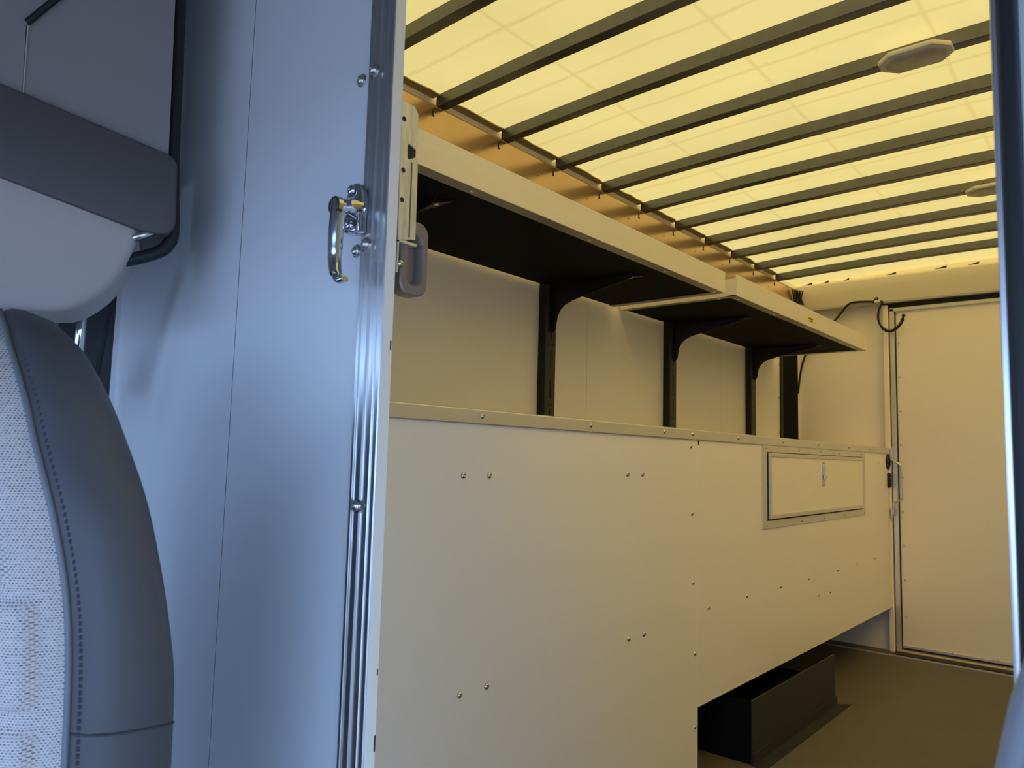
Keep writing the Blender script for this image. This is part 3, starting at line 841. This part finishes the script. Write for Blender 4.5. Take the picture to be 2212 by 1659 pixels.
def seat(xc, label, grp='cab seats'):
    t = thing('cab_seat', label, 'seat', (xc, 0.33, -0.03), grp)
    NZ = 70
    zs = [0.45 + (1.155 - 0.45) * (i / NZ) for i in range(NZ + 1)]
    # vinyl back and sides, seam to seam round the rear
    def vin(z, s):
        hw, yr, y_s = interp(HW, z), interp(YR, z), interp(YS, z)
        d = yr - y_s
        return [(xc + s * (hw - min(.02, hw * .3)), y_s), (xc + s * (hw - .006 * min(1, hw / .1)), y_s + d * .14), (xc + s * hw, y_s + d * .34), (xc + s * (hw + .001), y_s + d * .6),
                (xc + s * (hw - .003), y_s + d * .84), (xc + s * (hw - .012 * min(1, hw / .1)), y_s + d * .96), (xc + s * (hw - .03 * min(1, hw / .12)), yr), (xc + s * hw * .5, yr + .012)]
    b = MB()
    rings = []
    for z in zs:
        prof = vin(z, 1) + [(xc, interp(YR, z) + .014)] + vin(z, -1)[::-1]
        rings.append([b.bm.verts.new((x, y, z)) for x, y in prof])
    fs = []
    for A, B in zip(rings, rings[1:]):
        for k in range(len(A) - 1):
            fs.append(b.bm.faces.new((A[k], A[k + 1], B[k + 1], B[k])))
    # rounded top
    ctr = [b.bm.verts.new((xc + (v.co.x - xc) * .3, .300 + (v.co.y - .300) * .3, 1.166)) for v in rings[-1]]
    for k in range(len(ctr) - 1):
        fs.append(b.bm.faces.new((rings[-1][k], rings[-1][k + 1], ctr[k + 1], ctr[k])))
    fs.append(b.bm.faces.new(ctr))
    bmesh.ops.recalc_face_normals(b.bm, faces=fs)
    b.build('backrest_shell', M['vinyl'], t, smooth='all')
    # woven front, a dense sheet with raised pads
    NT = 90
    b = MB()
    uvl = b.bm.loops.layers.uv.new('UVMap')
    V = []
    NZ2 = 150
    for i in range(NZ2 + 1):
        z = 0.45 + (1.158 - 0.45) * i / NZ2
        hw, y_s = interp(HW, z), interp(YS, z)
        row = []
        ctrl = [(hw - min(.02, hw * .3), 0), (hw - min(.028, hw * .36), -.018), (hw - min(.044, hw * .45), -.038), (hw - min(.075, hw * .6), -.050), (hw * .45, -.042), (0, -.036)]
        full = [Vector((xc + a, y_s + c * min(1, hw / .1), z)) for a, c in ctrl] + [Vector((xc - a, y_s + c * min(1, hw / .1), z)) for a, c in ctrl[:-1][::-1]]
        curve = bez(full, 12)
        # resample
        acc = [0]
        for p, q_ in zip(curve, curve[1:]): acc.append(acc[-1] + (q_ - p).length)
        for k in range(NT + 1):
            # finer near the bolsters
            u = 0.5 - 0.5 * math.cos(math.pi * k / NT)
            d = u * acc[-1]
            j = 0
            while j < len(acc) - 2 and acc[j + 1] < d: j += 1
            p = curve[j].lerp(curve[j + 1], (d - acc[j]) / max(1e-9, acc[j + 1] - acc[j]))
            e = min(d, acc[-1] - d)
            # pads: raised areas that begin a few centimetres inside the seam
            def pad(z0, z1, e0):
                a = max(0, min(1, (z - z0) / .009)) * max(0, min(1, (z1 - z) / .009)) * max(0, min(1, (e - e0) / .007))
                return a * a * (3 - 2 * a)
            h = 0.010 * pad(0.985, 1.09, 0.045 + max(0, (z - 1.0)) * .1) + 0.010 * pad(0.735, 0.845, 0.026) + 0.010 * pad(0.5, 0.720, 0.026) + 0.009 * pad(0.858, 0.972, 0.05)
            side_ = 1 if d < acc[-1] / 2 else -1
            nrm = Vector((side_ * max(0, .06 - e) / .06, -1, 0)).normalized()
            row.append((b.bm.verts.new(p + nrm * h), d))
        V.append((z, row))
    for (za, A), (zb, B) in zip(V, V[1:]):
        for k in range(NT):
            f = b.bm.faces.new((A[k][0], A[k + 1][0], B[k + 1][0], B[k][0]))
            uv = ((A[k][1], za), (A[k + 1][1], za), (B[k + 1][1], zb), (B[k][1], zb))
            for lp, c in zip(f.loops, uv): lp[uvl].uv = c
    bmesh.ops.recalc_face_normals(b.bm, faces=b.bm.faces)
    b.build('fabric_front', M['fabric'], t, smooth='all')
    for s in (1, -1):
        pth = []
        for i in range(60):
            z = 0.46 + (1.158 - 0.46) * i / 59
            hw = interp(HW, z)
            pth.append((xc + s * (hw - min(.02, hw * .3) + .001), interp(YS, z) - .001, z))
        MB().tube(pth, 0.0034, 8).build('piping', M['piping'], t, smooth='all')
        sb = MB()
        for i in range(96):
            z = 0.50 + 0.0068 * i
            if z > 1.14: break
            hw = interp(HW, z)
            x = xc + s * (hw - min(.0125, hw * .19)); y = interp(YS, z) + .0082
            sb.box(x - .0016, x + .0016, y - .0014, y + .0014, z - .0022, z + .0022)
        so_ = sb.build('seam_stitching', M['thread'], t)
        so_['kind'] = 'stuff'
        # cross seam low on the bolster
        cs = MB()
        pts = []
        for k in range(13):
            pr = vin(0.702, s)
            u = k / 12 * 5
            j = min(int(u), 4)
            p = Vector((*pr[j], 0)).lerp(Vector((*pr[j + 1], 0)), u - j)
            pts.append((p.x + s * .0006, p.y, 0.712 - 0.012 * (k / 12)))
        cs.tube(pts, 0.0016, 6)
        cs.build('cross_seam', M['thread'], t)
    # cushion and pedestal below the picture
    MB().box(xc - .25, xc + .25, -0.20, 0.32, 0.36, 0.50, 0.05, 4).build('seat_cushion', M['fabric'], t, smooth=True)
    MB().box(xc - .20, xc + .20, -0.10, 0.34, -0.03, 0.37, 0.02).build('pedestal', M['cabdark'], t)
    return t
seat(-1.080, 'cab seat on the left with light woven front and grey vinyl side', None)

# padded jump seat folded up against the bulkhead, right of the doorway
js = thing('jump_seat', 'blurred grey vinyl pad folded against the bulkhead at the lower right corner', 'jump seat', (0.13, 0.58, 0.35))
out = [(-0.112, 0.30), (-0.106, 0.60), (-0.096, 0.745), (-0.083, 0.812), (-0.072, 0.862), (-0.058, 0.905), (-0.040, 0.932), (-0.010, 0.948), (0.30, 0.950), (0.34, 0.935), (0.36, 0.90), (0.362, 0.30)]
b = MB(); b.prism([(x, 0.545, z) for x, z in out], (0, 0.05, 0), 0.016, 5)
b.build('pad', M['vinyl_light'], js, smooth=True)
for k, dx in enumerate((0.016, 0.034)):
    MB().tube(bez([(x + dx, 0.5445, z - dx * .6) for x, z in out[1:9]], 4), 0.0022, 8).build('piping', M['piping'], js, smooth='all')
MB().box(-0.02, 0.30, 0.592, 0.640, 0.36, 0.90).build('hinge_frame', M['cabdark'], js)

# seat belt behind the left seat
sbt = thing('seat_belt', 'black seat belt strap slanting behind the left cab seat', 'seat belt', (-1.46, 0.54, 1.1))
b = MB()
b.prism([(-1.425, 0.548, 1.325), (-1.395, 0.540, 1.325), (-1.500, 0.556, 1.10), (-1.535, 0.562, 1.10)], (0.001, 0.003, 0))
b.build('webbing', M['webbing'], sbt)
MB().tube([(-1.405, 0.490, 1.270), (-1.435, 0.500, 1.165), (-1.475, 0.51, 1.05)], 0.008, 10).build('guide_bar', M['chrome'], sbt, smooth='all')

# ------------------------------------------------------------------ overhead console in the upper left
HX, HY = 0.412, 0.911
NXX, NYY = 0.911, -0.412
def ov(s, z, off=0.0):
    return (-1.22 + HX * s + NXX * off, 0.55 + HY * s + NYY * off, z)
BACK = (-NXX * 0.20, -NYY * 0.20, 0)
oc = thing('overhead_console', 'grey overhead console with a dark band above the left seat', 'console', ov(-0.2, 1.21, -0.1))
SL = -0.272
def zt(s): return 1.478 + SL * s
def zb(s): return 1.352 + 0.035 * 0 + SL * (s + 0.02)
MB().prism([ov(-0.95, zt(-0.95)), ov(-0.223, zt(-0.223)), ov(-0.226, 1.652), ov(-0.186, 1.708), ov(-0.12, 1.80), ov(-0.12, 2.1), ov(-0.95, 2.1)], BACK).build('front_panel', M['console'], oc)  # unseen forward length added to keep window light off the upper-left bulkhead
MB().prism([ov(-0.2205, zt(-0.22), -.002), ov(-0.012, zt(-0.012), -.002), ov(-0.028, 2.1, -.002), ov(-0.12, 2.1, -.002), ov(-0.12, 1.80, -.002), ov(-0.184, 1.708, -.002), ov(-0.2225, 1.652, -.002)], BACK).build('side_panel', M['console'], oc)
MB().prism([ov(-0.2225, zt(-0.222), .0005), ov(-0.2205, zt(-0.22), .0005), ov(-0.2225, 1.652, .0005), ov(-0.2245, 1.652, .0005)], (-NXX * .01, -NYY * .01, 0)).build('bright_seam', M['console_light'], oc)
MB().tube([ov(-0.2245, 1.655, .002), ov(-0.185, 1.710, .003), ov(-0.12, 1.802, .003)], 0.0055, 8).build('black_cord_trim', M['rubber'], oc)
# band
ring = [(-0.95, zt(-0.95)), (-0.012, zt(-0.012)), (-0.002, zt(0) - 0.004), (0.002, zt(0) - 0.012), (0.006, 1.375), (0.004, 1.362), (-0.004, 1.349), (-0.020, 1.345), (-0.054, 1.349), (-0.95, 1.349 + SL * (-0.95 + 0.054) * 1.02)]
b = MB(); b.prism([ov(s, z, 0.012) for s, z in ring], (-NXX * .16, -NYY * .16, 0), 0.004, 3)
b.build('dark_band', M['console_band'], oc, smooth=True)
# light rounded lower shell
ring = [(-0.047, 1.365), (-0.050, 1.330), (-0.056, 1.310), (-0.064, 1.289), (-0.075, 1.267), (-0.089, 1.247), (-0.105, 1.230), (-0.122, 1.216), (-0.141, 1.207), (-0.165, 1.204), (-0.19, 1.2035), (-0.24, 1.203), (-0.33, 1.215), (-0.60, 1.26), (-0.90, 1.36), (-0.94, 1.58), (-0.25, 1.425)]
b = MB(); b.prism([ov(s, z, 0.002) for s, z in ring], (-NXX * .14, -NYY * .14, 0), 0.012, 5)
b.build('rounded_shell', M['console_light'], oc, smooth=True)
# black edge frame
path = [(-0.0175, 2.1), (-0.012, 1.75), (-0.005, 1.48), (0.002, 1.365), (-0.003, 1.338), (-0.018, 1.322), (-0.05, 1.307), (-0.075, 1.299)]
q = bez([ov(s, z, -0.020) for s, z in path], 5)
MB().tube(q, 0.009, 10, radii=[(0.012, 0.0105)] * len(q)).build('edge_frame', M['rubber'], oc, smooth='all')
MB().tube([ov(-0.055, 1.334, 0.002), ov(-0.024, 1.352, 0.000)], 0.006, 8).build('metal_clip', M['alu'], oc, smooth='all')

# the helper property is not part of the scene
for o in ORIG:
    if '_o' in o: del o['_o']
